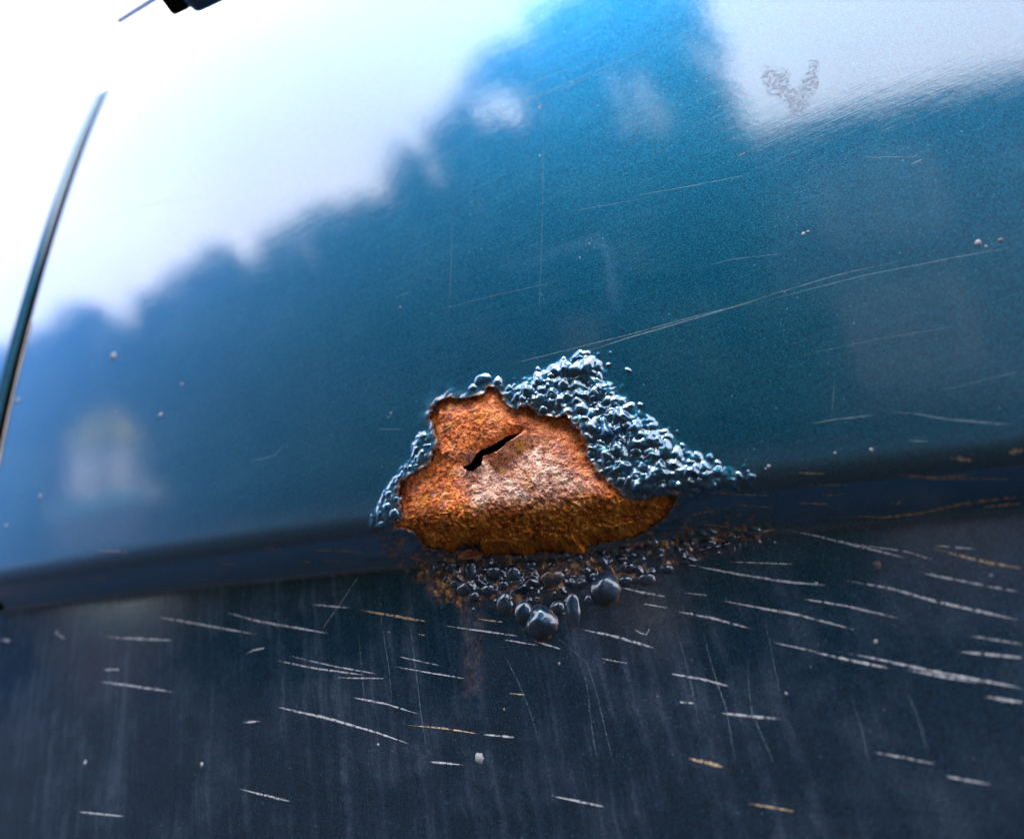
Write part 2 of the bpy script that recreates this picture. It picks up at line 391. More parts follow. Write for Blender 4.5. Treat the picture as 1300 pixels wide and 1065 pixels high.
# nonuniform grid over both sheets: pixel-fine round the rust, coarse elsewhere
def axis(segs):
    out = []
    for a, b, st in segs:
        n = max(1, int(round((b - a) / st))); out.append(np.linspace(a, b, n, endpoint=False))
    return np.concatenate(out + [[segs[-1][1]]])
XG = -0.2490                                   # gap between door and wing
xs = axis([(XG, -0.10, 0.003), (-0.10, -0.062, 0.0009), (-0.062, 0.082, 0.00018), (0.082, 0.11, 0.0009), (0.11, 0.42, 0.004), (0.42, 1.5, 0.06)])
ts = axis([(-0.30, -0.10, 0.006), (-0.10, -0.052, 0.0010), (-0.052, 0.046, 0.00018), (0.046, 0.07, 0.0009), (0.07, 0.262, 0.004), (0.262, 0.31, 0.002), (0.31, 0.60, 0.01)])
X, T = np.meshgrid(xs, ts)
nx, nt = len(xs), len(ts)
fi = (X > -0.065) & (X < 0.085) & (T > -0.055) & (T < 0.05)
H = np.zeros_like(X); STAIN = np.zeros_like(X); SD = np.full_like(X, 0.05)
r0_, r1_ = np.where(fi.any(1))[0][[0, -1]]; c0_, c1_ = np.where(fi.any(0))[0][[0, -1]]
S = (slice(r0_, r1_ + 1), slice(c0_, c1_ + 1))
x_, t_ = X[S], T[S]
wob = 0.00045 * fbm(x_, t_, 420, 4, 3) + 0.0004 * fbm(x_, t_, 1600, 2, 9)
sdr = poly_sd(x_, t_, RUST) + wob
SD[S] = sdr
h = np.zeros_like(x_)
xv, tv = xs[c0_:c1_ + 1], ts[r0_:r1_ + 1]
WXF = 0.00042 * fbm(x_, t_, 520, 3, 111) ; WTF = 0.00042 * fbm(x_, t_, 520, 3, 131)
def dome(h, cx, ct, rx, rt, hh, ang=0.0, add=False):
    m = max(rx, rt) * 1.25 + 0.0005
    i0, i1 = np.searchsorted(xv, [cx - m, cx + m]); j0, j1 = np.searchsorted(tv, [ct - m, ct + m])
    if i1 <= i0 or j1 <= j0: return
    xx = x_[j0:j1, i0:i1] - cx + WXF[j0:j1, i0:i1]; tt = t_[j0:j1, i0:i1] - ct + WTF[j0:j1, i0:i1]
    ca, sa = math.cos(ang), math.sin(ang)
    d = np.sqrt(((xx * ca + tt * sa) / rx) ** 2 + ((-xx * sa + tt * ca) / rt) ** 2)
    p = hh * np.clip(1 - d * d, 0, 1) ** 1.25
    blk = h[j0:j1, i0:i1]
    h[j0:j1, i0:i1] = blk + p if add else np.maximum(blk, p) + 0.45 * np.minimum(blk, p)
for (sx, st), (a_, b_, r, hr) in zip(SMS, small):
    R = r * PXM * rng.uniform(.8, 1.15)
    dome(h, sx, st, R * rng.uniform(.65, 1.9), R * rng.uniform(.7, 1.15), R * hr * rng.uniform(.9, 2.0), rng.uniform(0, 3.1))
# general swelling of the blistered skin
for poly, hh, w in ((ZONES[0][0], .0011, .0040), (ZONES[1][0], .0006, .0045), (ZONES[2][0], .0006, .0014)):
    zs = poly_sd(x_, t_, atl(poly)) + 0.0011 * fbm(x_, t_, 300, 3, 19)
    sw = smooth(0.0012, -w, zs)
    h += hh * sw * (0.8 + 0.9 * fbm(x_, t_, 260, 3, 21))
    h += sw * (0.00012 * fbm(x_, t_, 1500, 3, 33) + 0.0006 * (0.25 - abs(perlin(x_ * 330, t_ * 330, 44))))
h += 0.0009 * np.exp(-np.clip(sdr, 0, 1) / 0.0016) * (0.55 + 0.8 * fbm(x_, t_, 300, 2, 51))     # lifted lip of paint
for _ in range(2):                           # soften the creases between bubbles
    hp_ = np.pad(h, 1, mode='edge'); h = (hp_[1:-1, 1:-1] * 4 + hp_[:-2, 1:-1] * 2 + hp_[2:, 1:-1] * 2 + hp_[1:-1, :-2] * 2 + hp_[1:-1, 2:] * 2 + hp_[:-2, :-2] + hp_[:-2, 2:] + hp_[2:, :-2] + hp_[2:, 2:]) / 16
H[S] = h
# stains: rust bled into the skin round the hole, most on the down-facing side and the sill below
zl = poly_sd(x_, t_, atl(ZONES[1][0]))
st = 0.75 * np.exp(-np.clip(sdr, 0, 1) / 0.0009)
low = smooth(0.002, -0.006, t_)
st += low * smooth(0.0012, -0.003, zl) * smooth(0.00055, 0.0001, h - 0.0004) * 0.85 * smooth(-0.25, 0.3, fbm(x_, t_, 200, 3, 77))
brown = atl([(478,672),(540,690),(575,700),(600,706),(585,770),(556,760),(520,722),(490,706)])
st += 0.9 * smooth(0.0025, -0.0015, poly_sd(x_, t_, brown)) * smooth(-0.3, 0.35, fbm(x_, t_, 240, 4, 71) + 0.15)
rbr = atl([(860,640),(905,640),(960,655),(985,668),(900,690),(840,700),(800,690)])
st += 0.55 * smooth(0.003, -0.002, poly_sd(x_, t_, rbr)) * smooth(-0.2, 0.4, fbm(x_, t_, 300, 4, 72))
# rusty water running down the sill under the hole
run = atl([(588,760),(612,760),(608,900),(600,965),(592,900)])
st += 0.16 * smooth(0.0025, -0.001, poly_sd(x_, t_, run))
STAIN[S] = np.clip(st, 0, 1)

# snap the grid onto the broken edge
gx = np.gradient(sdr, xv, axis=1); gt = np.gradient(sdr, tv, axis=0); g2 = np.maximum(gx * gx + gt * gt, 1e-3)
near = (abs(sdr) < 0.00013)
Xn, Tn = X.copy(), T.copy()
Xn[S] = np.where(near, x_ - np.clip(sdr * gx / g2, -.00011, .00011), x_)
Tn[S] = np.where(near, t_ - np.clip(sdr * gt / g2, -.00011, .00011), t_)
cell_in = np.zeros((nt - 1, nx - 1), bool)
E_full = np.ones_like(X); E_full[S] = np.where(near, 0, np.sign(sdr))
q4 = np.stack([E_full[:-1, :-1], E_full[:-1, 1:], E_full[1:, 1:], E_full[1:, :-1]], 0)
cell_in = (q4.max(0) <= 0)
POS = on(Xn, Tn, H)
# vertex normals of the whole sheet, so that the two pressings meet without a false crease
dux = np.gradient(POS, axis=1); dut = np.gradient(POS, axis=0)
NRM = np.cross(dux, dut); NRM /= np.linalg.norm(NRM, axis=-1, keepdims=True) + 1e-20
if NRM[nt // 2, nx // 2, 1] > 0: NRM = -NRM
TSPLIT = int(np.searchsorted(ts, -0.0178))
def sheet(name, rows, mat, label=None):
    a, b = rows
    keep = ~cell_in[a:b]
    m = b - a + 1
    f = grid_faces(nx, m, keep)
    used = np.unique(f); remap = np.full(nx * m, -1); remap[used] = np.arange(len(used))
    V = POS[a:b + 1].reshape(-1, 3)[used]; U = np.stack([Xn[a:b + 1], Tn[a:b + 1]], -1).reshape(-1, 2)[used]
    o = mesh_obj(name, V, remap[f], mat, car, uv=U, attr={'stain': STAIN[a:b + 1].ravel()[used]}, normals=NRM[a:b + 1].reshape(-1, 3)[used])
    if label: o['label'] = label
    return o
upper = sheet('door_skin', (TSPLIT, nt - 1), M_UP, 'glossy teal metallic door skin reflecting sky and trees')
lower = sheet('sill_panel', (0, TSPLIT), M_LOW, 'dull navy lower sill panel with streaks and pale scratches')

sx_ = axis([(-1.5, -0.75, 0.06), (-0.75, XG, 0.012)]); st_ = ts[:TSPLIT + 1]
SX_, ST_ = np.meshgrid(sx_, st_)
mesh_obj('sill_panel', surf(SX_, ST_).reshape(-1, 3), grid_faces(len(sx_), len(st_)), M_LOW, car, uv=np.stack([SX_, ST_], -1).reshape(-1, 2), attr={'stain': np.zeros(SX_.size)}, normals=snormal(SX_, ST_).reshape(-1, 3))

# broken rim of the paint film round the hole
kc = ~cell_in
idx = np.arange(nx * nt).reshape(nt, nx)
rimv, rimf, rimu = [], [], []
EX = np.stack([Xn, Tn], -1).reshape(-1, 2); HH = H.ravel()
def rim_edge(i, j):
    k = len(rimv)
    for v in (i, j):
        x0, t0 = EX[v]
        rimv.append(on(x0, t0, HH[v])); rimu.append((x0, t0))
        rimv.append(on(x0, t0, HH[v] - 0.0011)); rimu.append((x0, t0 + 0.0009))
    rimf.append((k, k + 1, k + 3, k + 2))
hb = kc[:-1, :] != kc[1:, :]
for r, c in zip(*np.where(hb)): rim_edge(idx[r + 1, c], idx[r + 1, c + 1])
vb = kc[:, :-1] != kc[:, 1:]
for r, c in zip(*np.where(vb)): rim_edge(idx[r, c + 1], idx[r + 1, c + 1])
mesh_obj('broken_paint_rim', np.array(rimv), rimf, M_RIM, upper, uv=rimu, smooth_=False)

# rusted sheet showing in the hole ------------------------------------------------
lo, hi = RUST.min(0) - 0.004, RUST.max(0) + 0.004
rx = np.arange(lo[0], hi[0], 0.00017); rt = np.arange(lo[1], hi[1], 0.00017)
RXg, RTg = np.meshgrid(rx, rt)
rs = poly_sd(RXg, RTg, RUST)
hole = poly_sd(RXg, RTg, HOLE) + 0.00018 * fbm(RXg, RTg, 900, 3, 5)
lipd = poly_sd(RXg, RTg, np.concatenate([LIP, LIP[::-1] + 1e-5]))
lipd = abs(lipd)
axis_t = np.interp(RXg, np.sort(HOLE[:, 0]), HOLE[np.argsort(HOLE[:, 0]), 1])
crustm = smooth(0.0035, -0.0045, RTg + 0.0020 * fbm(RXg, RTg, 130, 3, 15))
belly = atl([(560,640),(640,590),(720,560),(790,610),(830,640),(700,690),(560,690)])
bs = poly_sd(RXg, RTg, belly)
hr = -0.0008 + 0.0014 * smooth(0.004, -0.008, bs)
hr += 0.0008 * smooth(0.004, 0.0, poly_sd(RXg, RTg, atl([(560,505),(640,495),(660,530),(600,575),(560,570)])))
hr -= 0.0010 * smooth(0.0055, 0.0005, -rs) * smooth(-.002, .006, RTg)
below = smooth(-0.0006, 0.0006, axis_t - RTg)
dslit = np.abs(hole)
inx = smooth(HOLE[:, 0].min() - .002, HOLE[:, 0].min() + .002, RXg) * smooth(HOLE[:, 0].max() + .002, HOLE[:, 0].max() - .002, RXg)
hr += inx * np.exp(-dslit / 0.0020) * (below * 0.0009 - (1 - below) * 0.0013)
rough = 0.00030 * fbm(RXg, RTg, 420, 5, 30, 0.66) + 0.00014 * fbm(RXg, RTg, 1700, 3, 36, 0.7)
rough += crustm * (0.00085 * fbm(RXg, RTg, 420, 5, 40, 0.66, True) - 0.0005)
hr += rough
hr = np.where(rs > 0.0005, np.minimum(hr, -0.0007), hr)
hr -= 0.0014 * smooth(0.0, 0.0018, rs)
q = np.stack([hole[:-1, :-1], hole[:-1, 1:], hole[1:, 1:], hole[1:, :-1]], 0).min(0)
keep = (q > 0)
f = grid_faces(len(rx), len(rt), keep)
pale = smooth(0.004, -0.010, bs) * smooth(0.006, -0.002, abs(RTg - 0.011) - 0.006)
pale = np.clip(smooth(0.003, -0.006, poly_sd(RXg, RTg, atl([(575,600),(640,560),(690,545),(735,590),(765,625),(690,650),(600,650)]))) + 0.35 * fbm(RXg, RTg, 150, 3, 61), 0, 1)
FILL = np.zeros(RXg.shape + (3,)); FILL[..., 1] = -0.0062 * np.exp(-((RTg + 0.0180) / 0.0085) ** 2) * smooth(0.0005, -0.003, rs)   # scale swelling into the fold
plate = mesh_obj('rusted_steel', (on(RXg, RTg, hr) + FILL).reshape(-1, 3), f, M_RUST, upper, uv=np.stack([RXg, RTg], -1).reshape(-1, 2),
                 attr={'crust': np.clip(crustm, 0, 1).ravel(), 'pale': pale.ravel()})
plate['label'] = 'orange and brown rusted bare steel torn open by a slit'

# curled lip of the torn steel
def patch(name, px_a, px_b, ha, hb_, mat, parent, n=40, m=24, nz_=0.00012, seed=0, edge_drop=0.0, curl=1.6):
    A = atl(px_a); B = atl(px_b)
    def res(P):
        s = np.linspace(0, len(P) - 1, n); i = np.clip(s.astype(int), 0, len(P) - 2); k = (s - i)[:, None]
        return P[i] * (1 - k) + P[i + 1] * k
    A, B = res(A), res(B)
    v = np.linspace(0, 1, m)[:, None]; u = np.linspace(0, 1, n)[None, :]
    G = A[None] * (1 - v[..., None]) + B[None] * v[..., None]
    hh = np.interp(u, np.linspace(0, 1, len(ha)), ha) * (1 - v) ** curl + np.interp(u, np.linspace(0, 1, len(hb_)), hb_) * (1 - (1 - v) ** curl)
    hh = hh + nz_ * fbm(G[..., 0], G[..., 1], 700, 4, seed)
    P = on(G[..., 0], G[..., 1], hh)
    back = on(G[..., 0], G[..., 1], hh - 0.00022)
    V = np.concatenate([P.reshape(-1, 3), back.reshape(-1, 3)]); F1 = grid_faces(n, m).tolist(); off = n * m
    F2 = [[a + off for a in reversed(q)] for q in F1]
    e = []
    ii = np.arange(off).reshape(m, n)
    for row in (ii[0], ii[-1]): e += [(row[i], row[i + 1], row[i + 1] + off, row[i] + off) for i in range(n - 1)]
    for col_ in (ii[:, 0], ii[:, -1]): e += [(col_[i], col_[i + 1], col_[i + 1] + off, col_[i] + off) for i in range(m - 1)]
    U = np.concatenate([G.reshape(-1, 2)] * 2)
    return mesh_obj(name, V, F1 + F2 + [tuple(int(z) for z in q) for q in e], mat, parent, uv=U,
                    attr={'crust': np.full(len(U), 0.3), 'pale': np.full(len(U), 0.6), 'stain': np.full(len(U), 0.8)})
o = patch('curled_steel_lip', [(671,550),(660,555),(649,563),(638,572),(629,581),(622,590)], [(690,552),(682,562),(672,575),(660,588),(646,597),(630,602)],
          [0.0002, .0011, .0017, .0019, .0016, .0006], [-.0009] * 3, M_RUST, plate, seed=3)
patch('loose_rust_flake', [(583,702),(588,694),(598,690),(608,693),(612,700)], [(583,707),(590,708),(598,708),(606,708),(612,707)], [.0016, .0022, .0022, .0020, .0016], [.0012] * 3, M_RUST, plate, 24, 10, seed=8)

# dark hollow behind the skin
hv, hf = box_data(-0.062, 0.075, 0.004, 0.06, HZ - 0.075, HZ + 0.075)
hx, ht = np.meshgrid(np.linspace(-0.07, 0.085, 20), np.linspace(-0.06, 0.06, 20))
hp = surf(hx, ht) + np.array([0, 0.018, 0])
mesh_obj('inner_panel', hp.reshape(-1, 3), grid_faces(20, 20), M_INNER, car)
gx_, gt_ = np.meshgrid(np.linspace(-0.6, 0.42, 30), np.linspace(-0.28, 0.55, 40))
mesh_obj('inner_shell', (surf(gx_, gt_) + np.array([0, 0.05, 0])).reshape(-1, 3), grid_faces(30, 40), M_INNER, car)

# the blisters one can pick out --------------------------------------------------
def sample_h(x0, t0):
    return float(H[min(np.searchsorted(ts, t0), nt - 1), min(np.searchsorted(xs, x0), nx - 1)])
for b, (bx, bt) in zip(BIG, BIGS):
    px, py, rpx, rpy, hr_ = b
    if poly_sd(np.array([bx]), np.array([bt]), RUST)[0] < 0.0003: continue
    Rx, Rt = rpx * PXM * 1.02, rpy * PXM * 1.02
    big = max(rpx, rpy); na, nr = (40, 16) if big > 12 else (26, 10)
    sd_ = int(rng.integers(1, 9999)); base = 0.0 if bt > 0 else 0.0
    _j = np.searchsorted(ts, [bt - Rt * .8, bt + Rt * .8]); _i = np.searchsorted(xs, [bx - Rx * .8, bx + Rx * .8])
    base = 0.6 * float(np.median(H[_j[0]:_j[1] + 1, _i[0]:_i[1] + 1]))
    V, U, Fc, SA = [], [], [], []
    ph0 = rng.uniform(0, 6.28, 4); am = rng.uniform(.03, .13, 4) * np.array([1.5, 1.1, .7, .4]) * (0.3 if bt < -0.012 else 1.0)
    V.append(on(bx, bt, base + hr_ * min(Rx, Rt) * 0.92)); U.append((bx, bt)); SA.append(0.0)
    for r in range(1, nr + 1):
        rho = 1.16 * r / nr
        for k in range(na):
            th = 2 * math.pi * k / na
            w = 1 + sum(am[q] * math.sin((q + 2) * th + ph0[q]) for q in range(4)) * min(1, rho)
            qx, qt = bx + Rx * rho * w * math.cos(th), bt + Rt * rho * w * math.sin(th)
            prof = max(0.0, 1 - min(rho, 1) ** 2) ** (0.95 if bt < -0.012 else 1.3)
            hh = base + hr_ * min(Rx, Rt) * 0.92 * prof - (0.0004 + base) * smooth(0.80, 1.16, rho)
            hh += hr_ * min(Rx, Rt) * (0.12 if bt < -0.012 else 0.45) * float(perlin(np.array([qx * 420 + sd_]), np.array([qt * 420]), 2)[0]) * (1 - min(1, rho) ** 3)
            V.append(on(qx, qt, hh)); U.append((qx, qt)); SA.append((0.75 if bt < -0.004 else 0.12) * float(smooth(0.80, 1.0, rho)))
    for k in range(na): Fc.append((0, 1 + k, 1 + (k + 1) % na))
    for r in range(nr - 1):
        for k in range(na):
            a = 1 + r * na + k; b2 = 1 + r * na + (k + 1) % na
            Fc.append((a, a + na, b2 + na, b2))
    if (px, py) == (701, 733): SA = [max(0.45, s) for s in SA]
    lowp = bt < ts[TSPLIT]
    o = mesh_obj('paint_blister', np.array(V), Fc, M_LOW if lowp else M_UP, lower if lowp else upper, uv=U, attr={'stain': SA})
    if (px, py) == (701, 733): o['label'] = 'reddish brown paint blister under the rust'

# scratches: thin torn strips through the lacquer --------------------------------
def scratch(pts, wpx, mat, parent, name='scratch', h=0.00006, jitter=0.2, strength=1.0, hump=0.00005, taper=True):
    pts = np.array(pts, float); seg = np.sqrt((np.diff(pts, axis=0) ** 2).sum(1)); L = seg.sum()
    n = max(8, int(L / 4)); s = np.linspace(0, L, n); cs = np.concatenate([[0], np.cumsum(seg)])
    px = np.interp(s, cs, pts[:, 0]); py = np.interp(s, cs, pts[:, 1])
    py = py + np.cumsum(rng.normal(0, 0.12, n)) * 0.5
    Q = at(px, py); d = np.gradient(Q, axis=0); d /= np.linalg.norm(d, axis=1, keepdims=True) + 1e-12
    nn = np.stack([-d[:, 1], d[:, 0]], 1)
    dist = np.linalg.norm(surf(Q[:, 0], Q[:, 1]) - CAM, axis=1)
    w = wpx * dist / FPX * 0.45 * (1 + jitter * rng.normal(0, 1, n)).clip(.25, 2)
    e = np.sin(np.pi * np.linspace(0, 1, n) ** rng.uniform(.6, 1.6)) ** 0.6 if taper else np.ones(n)
    w = w * (0.15 + 0.85 * e)
    A = Q + nn * w[:, None]; B = Q - nn * w[:, None]
    hq = np.array([sample_h(*p) for p in Q]) + h
    V = np.concatenate([on(A[:, 0], A[:, 1], hq), on(Q[:, 0], Q[:, 1], hq + hump), on(B[:, 0], B[:, 1], hq)]); U = np.concatenate([A, Q, B])
    Fs = []
    for r in range(2): Fs += [(r * n + i, r * n + i + 1, (r + 1) * n + i + 1, (r + 1) * n + i) for i in range(n - 1)]
    fade = np.concatenate([np.clip(e * 1.6, 0, 1) * .55, np.clip(e * 1.8, 0, 1), np.clip(e * 1.6, 0, 1) * .55]) * strength
    return mesh_obj(name, V, Fs, mat, parent, uv=U, attr={'fade': fade})
LOWS = [
    # sill, left of the hole
    ([(392,767),(445,772)],2.2),([(450,773),(490,780),(543,789)],3.0),([(558,793),(598,799),(660,808)],2.2),([(282,776),(330,789),(418,804)],2.6),
    ([(200,783),(250,792),(330,806)],2.4),([(127,808),(165,810),(222,813)],2.6),([(127,865),(170,871),(223,879)],2.2),([(130,850),(153,850)],2.0),
    ([(350,838),(400,848),(465,857)],1.8),([(365,832),(420,845),(480,856)],1.4),([(425,860),(490,861)],1.6),([(448,885),(490,893),(532,906)],2.0),
    ([(352,897),(420,913),(480,930),(522,945)],2.8),([(496,845),(540,853),(592,862)],1.8),([(515,920),(560,924),(608,931)],2.0),([(546,967),(590,971)],2.6),
    ([(308,917),(332,915)],2.0),([(310,832),(322,825),(338,822)],2.2),([(0,812),(14,813)],2.6),([(530,805),(540,806)],2.0),([(505,833),(560,845)],1.2),
    ([(408,800),(435,762),(460,724)],1.0),([(69,802),(84,812)],2.4),
    # sill, right of the hole
    ([(733,798),(775,806),(832,823)],3.2),([(786,745),(815,752),(848,758)],3.2),([(860,776),(905,785),(955,798)],3.0),([(815,766),(850,772)],2.0),
    ([(835,712),(880,718),(940,730),(1005,740),(1050,744)],3.0),([(905,760),(960,771),(1010,780),(1087,800)],2.8),([(1017,760),(1070,768),(1143,785)],2.4),
    ([(985,670),(1040,681),(1090,693),(1150,708)],3.0),([(1070,736),(1130,747),(1190,764),(1295,788)],3.2),([(1085,691),(1150,700),(1190,712)],1.6),
    ([(1172,693),(1210,703),(1250,713),(1300,722)],3.4),([(1180,692),(1240,697)],1.8),([(1170,727),(1220,737),(1300,752)],2.4),([(915,713),(1010,716)],1.8),
    ([(1030,827),(1075,837),(1130,848)],3.0),([(1060,826),(1130,840),(1200,855),(1300,873)],3.0),([(1150,850),(1200,860),(1245,867)],2.2),
    ([(850,855),(890,862),(928,872)],2.6),([(915,905),(955,909),(997,913)],2.8),([(872,962),(895,967),(920,974)],4.0),([(1215,827),(1300,835)],2.4),
    ([(1250,884),(1300,892)],3.0),([(1225,806),(1300,818)],1.8),([(613,932),(655,936)],2.8),([(603,785),(640,790)],2.0),([(675,812),(716,825)],2.4),
    ([(862,891),(883,893)],2.4),([(1110,955),(1150,962),(1190,970)],1.8),([(980,815),(1040,828)],1.6),([(700,776),(722,779)],3.0),
    ([(805,798),(812,803),(821,806),(826,795)],2.0),([(645,880),(668,882)],1.6),([(640,812),(690,820)],1.6),([(760,835),(800,842)],1.4),([(865,752),(900,756)],1.8),
    ([(1200,985),(1260,996)],2.0),([(300,1000),(370,1018)],2.2),([(700,1010),(770,1024)],2.4),([(950,1020),(1010,1030)],2.0),([(100,1030),(160,1036)],2.0)]
for p, w in LOWS:
    scratch(p, w, M_SCRT if rng.random() < 0.18 else M_SCR, lower)
BAND = [([(880,622),(930,627),(985,629)],2.4),([(930,640),(985,644)],2.0),([(1015,616),(1080,615)],2.0),([(1130,602),(1180,606),(1235,603)],4.0),([(1040,629),(1075,627)],3.0),
        ([(1008,638),(1055,640)],4.0),([(1130,640),(1145,637)],5.0),([(1205,580),(1235,585)],6.0),([(1280,575),(1300,571)],6.0),([(1170,608),(1290,608)],2.4),
        ([(1060,654),(1120,657),(1170,652),(1220,640),(1300,630)],5.0),([(1240,644),(1300,638)],4.0),([(870,655),(915,646)],3.0),([(880,664),(930,668)],2.4),
        ([(335,695),(362,697)],2.2),([(392,698),(440,700),(470,702)],2.6),([(378,713),(395,713)],2.6),([(408,711),(434,712)],2.4),([(275,715),(302,717)],2.2),
        ([(430,697),(465,703)],1.6),([(110,733),(138,734)],2.4),([(950,676),(990,672)],2.4),([(1010,600),(1050,601)],1.6),([(120,699),(165,701)],1.6)]
for p, w in BAND:
    scratch(p, w, M_SCRT, upper)
HAIR = [([(650,462),(700,450),(800,425),(890,400),(970,382)],1.6),([(740,448),(800,428),(880,405),(975,376)],2.4),([(960,385),(1100,350),(1200,330),(1300,312)],1.4),
        ([(960,380),(1060,350),(1150,330)],1.2),([(480,195),(600,150),(700,115),(800,72),(860,50)],1.2),([(560,170),(640,140),(720,110),(800,80)],1.0),
        ([(600,140),(700,95),(800,65)],0.9),([(800,250),(880,236),(960,220)],1.1),([(700,275),(760,262),(820,252)],0.8),([(1030,538),(1065,532),(1110,527)],2.0),
        ([(1115,523),(1160,525),(1200,532),(1290,540)],2.2),([(1150,560),(1180,560)],1.8),([(320,585),(350,578),(365,560)],1.0),([(1090,200),(1172,200)],1.2),
        ([(505,378),(522,370)],1.2),([(480,545),(515,545)],1.0),([(488,526),(494,531),(500,521)],1.6),([(1155,210),(1172,202)],2.0),([(935,200),(948,193)],1.8),
        ([(850,350),(930,330),(1000,322)],0.8),([(1180,500),(1300,470)],0.9),([(1000,455),(1120,430),(1230,412)],0.7),([(550,395),(640,372),(720,355)],0.7),
        ([(90,300),(130,278),(165,264),(200,258),(255,249)],1.3),([(212,258),(216,285),(230,310),(255,325),(285,326)],0.9),([(690,120),(690,200),(688,300),(684,420)],0.6),
        ([(575,250),(573,330),(570,420)],0.6),([(1060,480),(1056,530)],0.9)]
for p, w in HAIR:
    scratch(p, w, M_HAIR, upper, name='hairline_scratch', hump=0.00002, strength=.42)
DRIPS = [([(690,795),(745,840),(760,890),(780,975)],1.0),([(890,790),(905,850),(922,900),(935,975)],1.3),([(950,830),(950,870),(955,905),(985,975)],1.3),([(480,740),(486,800),(494,850),(498,900)],1.2),
         ([(520,790),(528,850),(535,910),(545,970)],1.4),([(640,830),(660,870),(672,900),(690,960)],1.0),([(735,830),(745,870),(752,930),(760,975)],1.1),([(1150,875),(1165,910),(1180,960)],1.1),
         ([(970,780),(980,830),(992,890)],0.9),([(860,800),(880,880),(890,930)],0.9),([(1080,880),(1095,930),(1104,975)],0.9),([(455,800),(460,860),(468,940)],0.8)]
for p, w in DRIPS:
    scratch(p, w, M_HAIR, lower, name='dried_drip_edge', hump=0.00002, strength=.3)

# grit and chips stuck to the paint
def lump(px, py, r, mat, parent, name='grit_speck', asp=1.0, hr_=.25):
    (bx, bt), = atl([(px, py)]); d = np.linalg.norm(surf(bx, bt) - CAM); R = 0.7 * r * d / FPX
    V = [on(bx, bt, R * hr_)]; U = [(bx, bt)]; Fc = []
    na = 12; pr = rng.uniform(.75, 1.25, na)
    for k_, rho in enumerate((.55, 1.0)):
        for k in range(na):
            th = 2 * math.pi * k / na
            V.append(on(bx + R * rho * pr[k] * math.cos(th), bt + R * asp * rho * pr[k] * math.sin(th), R * hr_ * .7 if k_ == 0 else -0.0001)); U.append((bx, bt))
    for k in range(na): Fc += [(0, 1 + k, 1 + (k + 1) % na), (1 + k, 1 + na + k, 1 + na + (k + 1) % na, 1 + (k + 1) % na)]
    return mesh_obj(name, np.array(V), Fc, mat, parent, uv=U)
for a in [(685,137,3.2,M_GRIT),(688,135,2.4,M_DARKGRIT),(685,198,2.6,M_GRIT),(1242,308,5.5,M_GRIT),(1270,305,4.5,M_DARKGRIT),(1252,313,3,M_GRIT),(716,41,2,M_GRIT),
          (144,452,7,M_GRIT),(231,488,3,M_GRIT),(204,527,5,M_GRIT),(147,523,3,M_GRIT),(51,630,4,M_GRIT),(23,508,5,M_GRIT),(496,524,2,M_GRIT),(976,592,4,M_GRIT),
          (972,595,3,M_GRIT),(1106,571,4,M_GRIT),(1060,575,3,M_GRIT),(8,668,4,M_GRIT),(1020,297,4,M_GRIT),(1026,294,3,M_GRIT),(748,309,2,M_GRIT),(736,327,2.4,M_GRIT),(508,390,2.2,M_GRIT)]:
    lump(a[0], a[1], a[2], a[3], upper)
for a in [(72,803,4,M_GRIT),(609,962,9,M_GRIT),(1113,717,7,M_DARKGRIT),(1036,741,4,M_GRIT),(710,842,3,M_GRIT),(1112,814,4,M_SCRT),(998,880,3,M_GRIT),(108,968,4,M_GRIT),(256,970,4,M_GRIT),
          (1258,730,3,M_GRIT),(494,802,2.5,M_GRIT),(480,945,3,M_GRIT),(640,900,2.4,M_GRIT),(835,884,2,M_GRIT)]:
    lump(a[0], a[1], a[2], a[3] if a[3] is not M_SCRT else M_GRIT, lower)

# dried splash near the top: a fan of mottled dirt
def splash(pts_px, name):
    P = np.array(pts_px, float); lo_, hi_ = P.min(0), P.max(0)
    gx2, gy2 = np.meshgrid(np.linspace(lo_[0], hi_[0], 60), np.linspace(lo_[1], hi_[1], 60))
    s = poly_sd(gx2, gy2, P) + 4.5 * fbm(gx2, gy2, .10, 4, 90)
    Q = at(gx2, gy2); n_ = fbm(gx2, gy2, .22, 4, 95)
    fade = np.clip(smooth(4, -7, s) * (0.75 + 1.5 * n_), 0, .95)
    return mesh_obj(name, on(Q[..., 0], Q[..., 1], 0.00008).reshape(-1, 3), grid_faces(60, 60), M_STAIN, upper, uv=Q.reshape(-1, 2), attr={'fade': fade.ravel()})
splash([(995,90),(1001,88),(1006,112),(1012,115),(1022,95),(1030,76),(1040,78),(1040,108),(1028,124),(1018,148),(1008,150),(998,132),(975,118),(965,95),(970,85)], 'dried_splash')

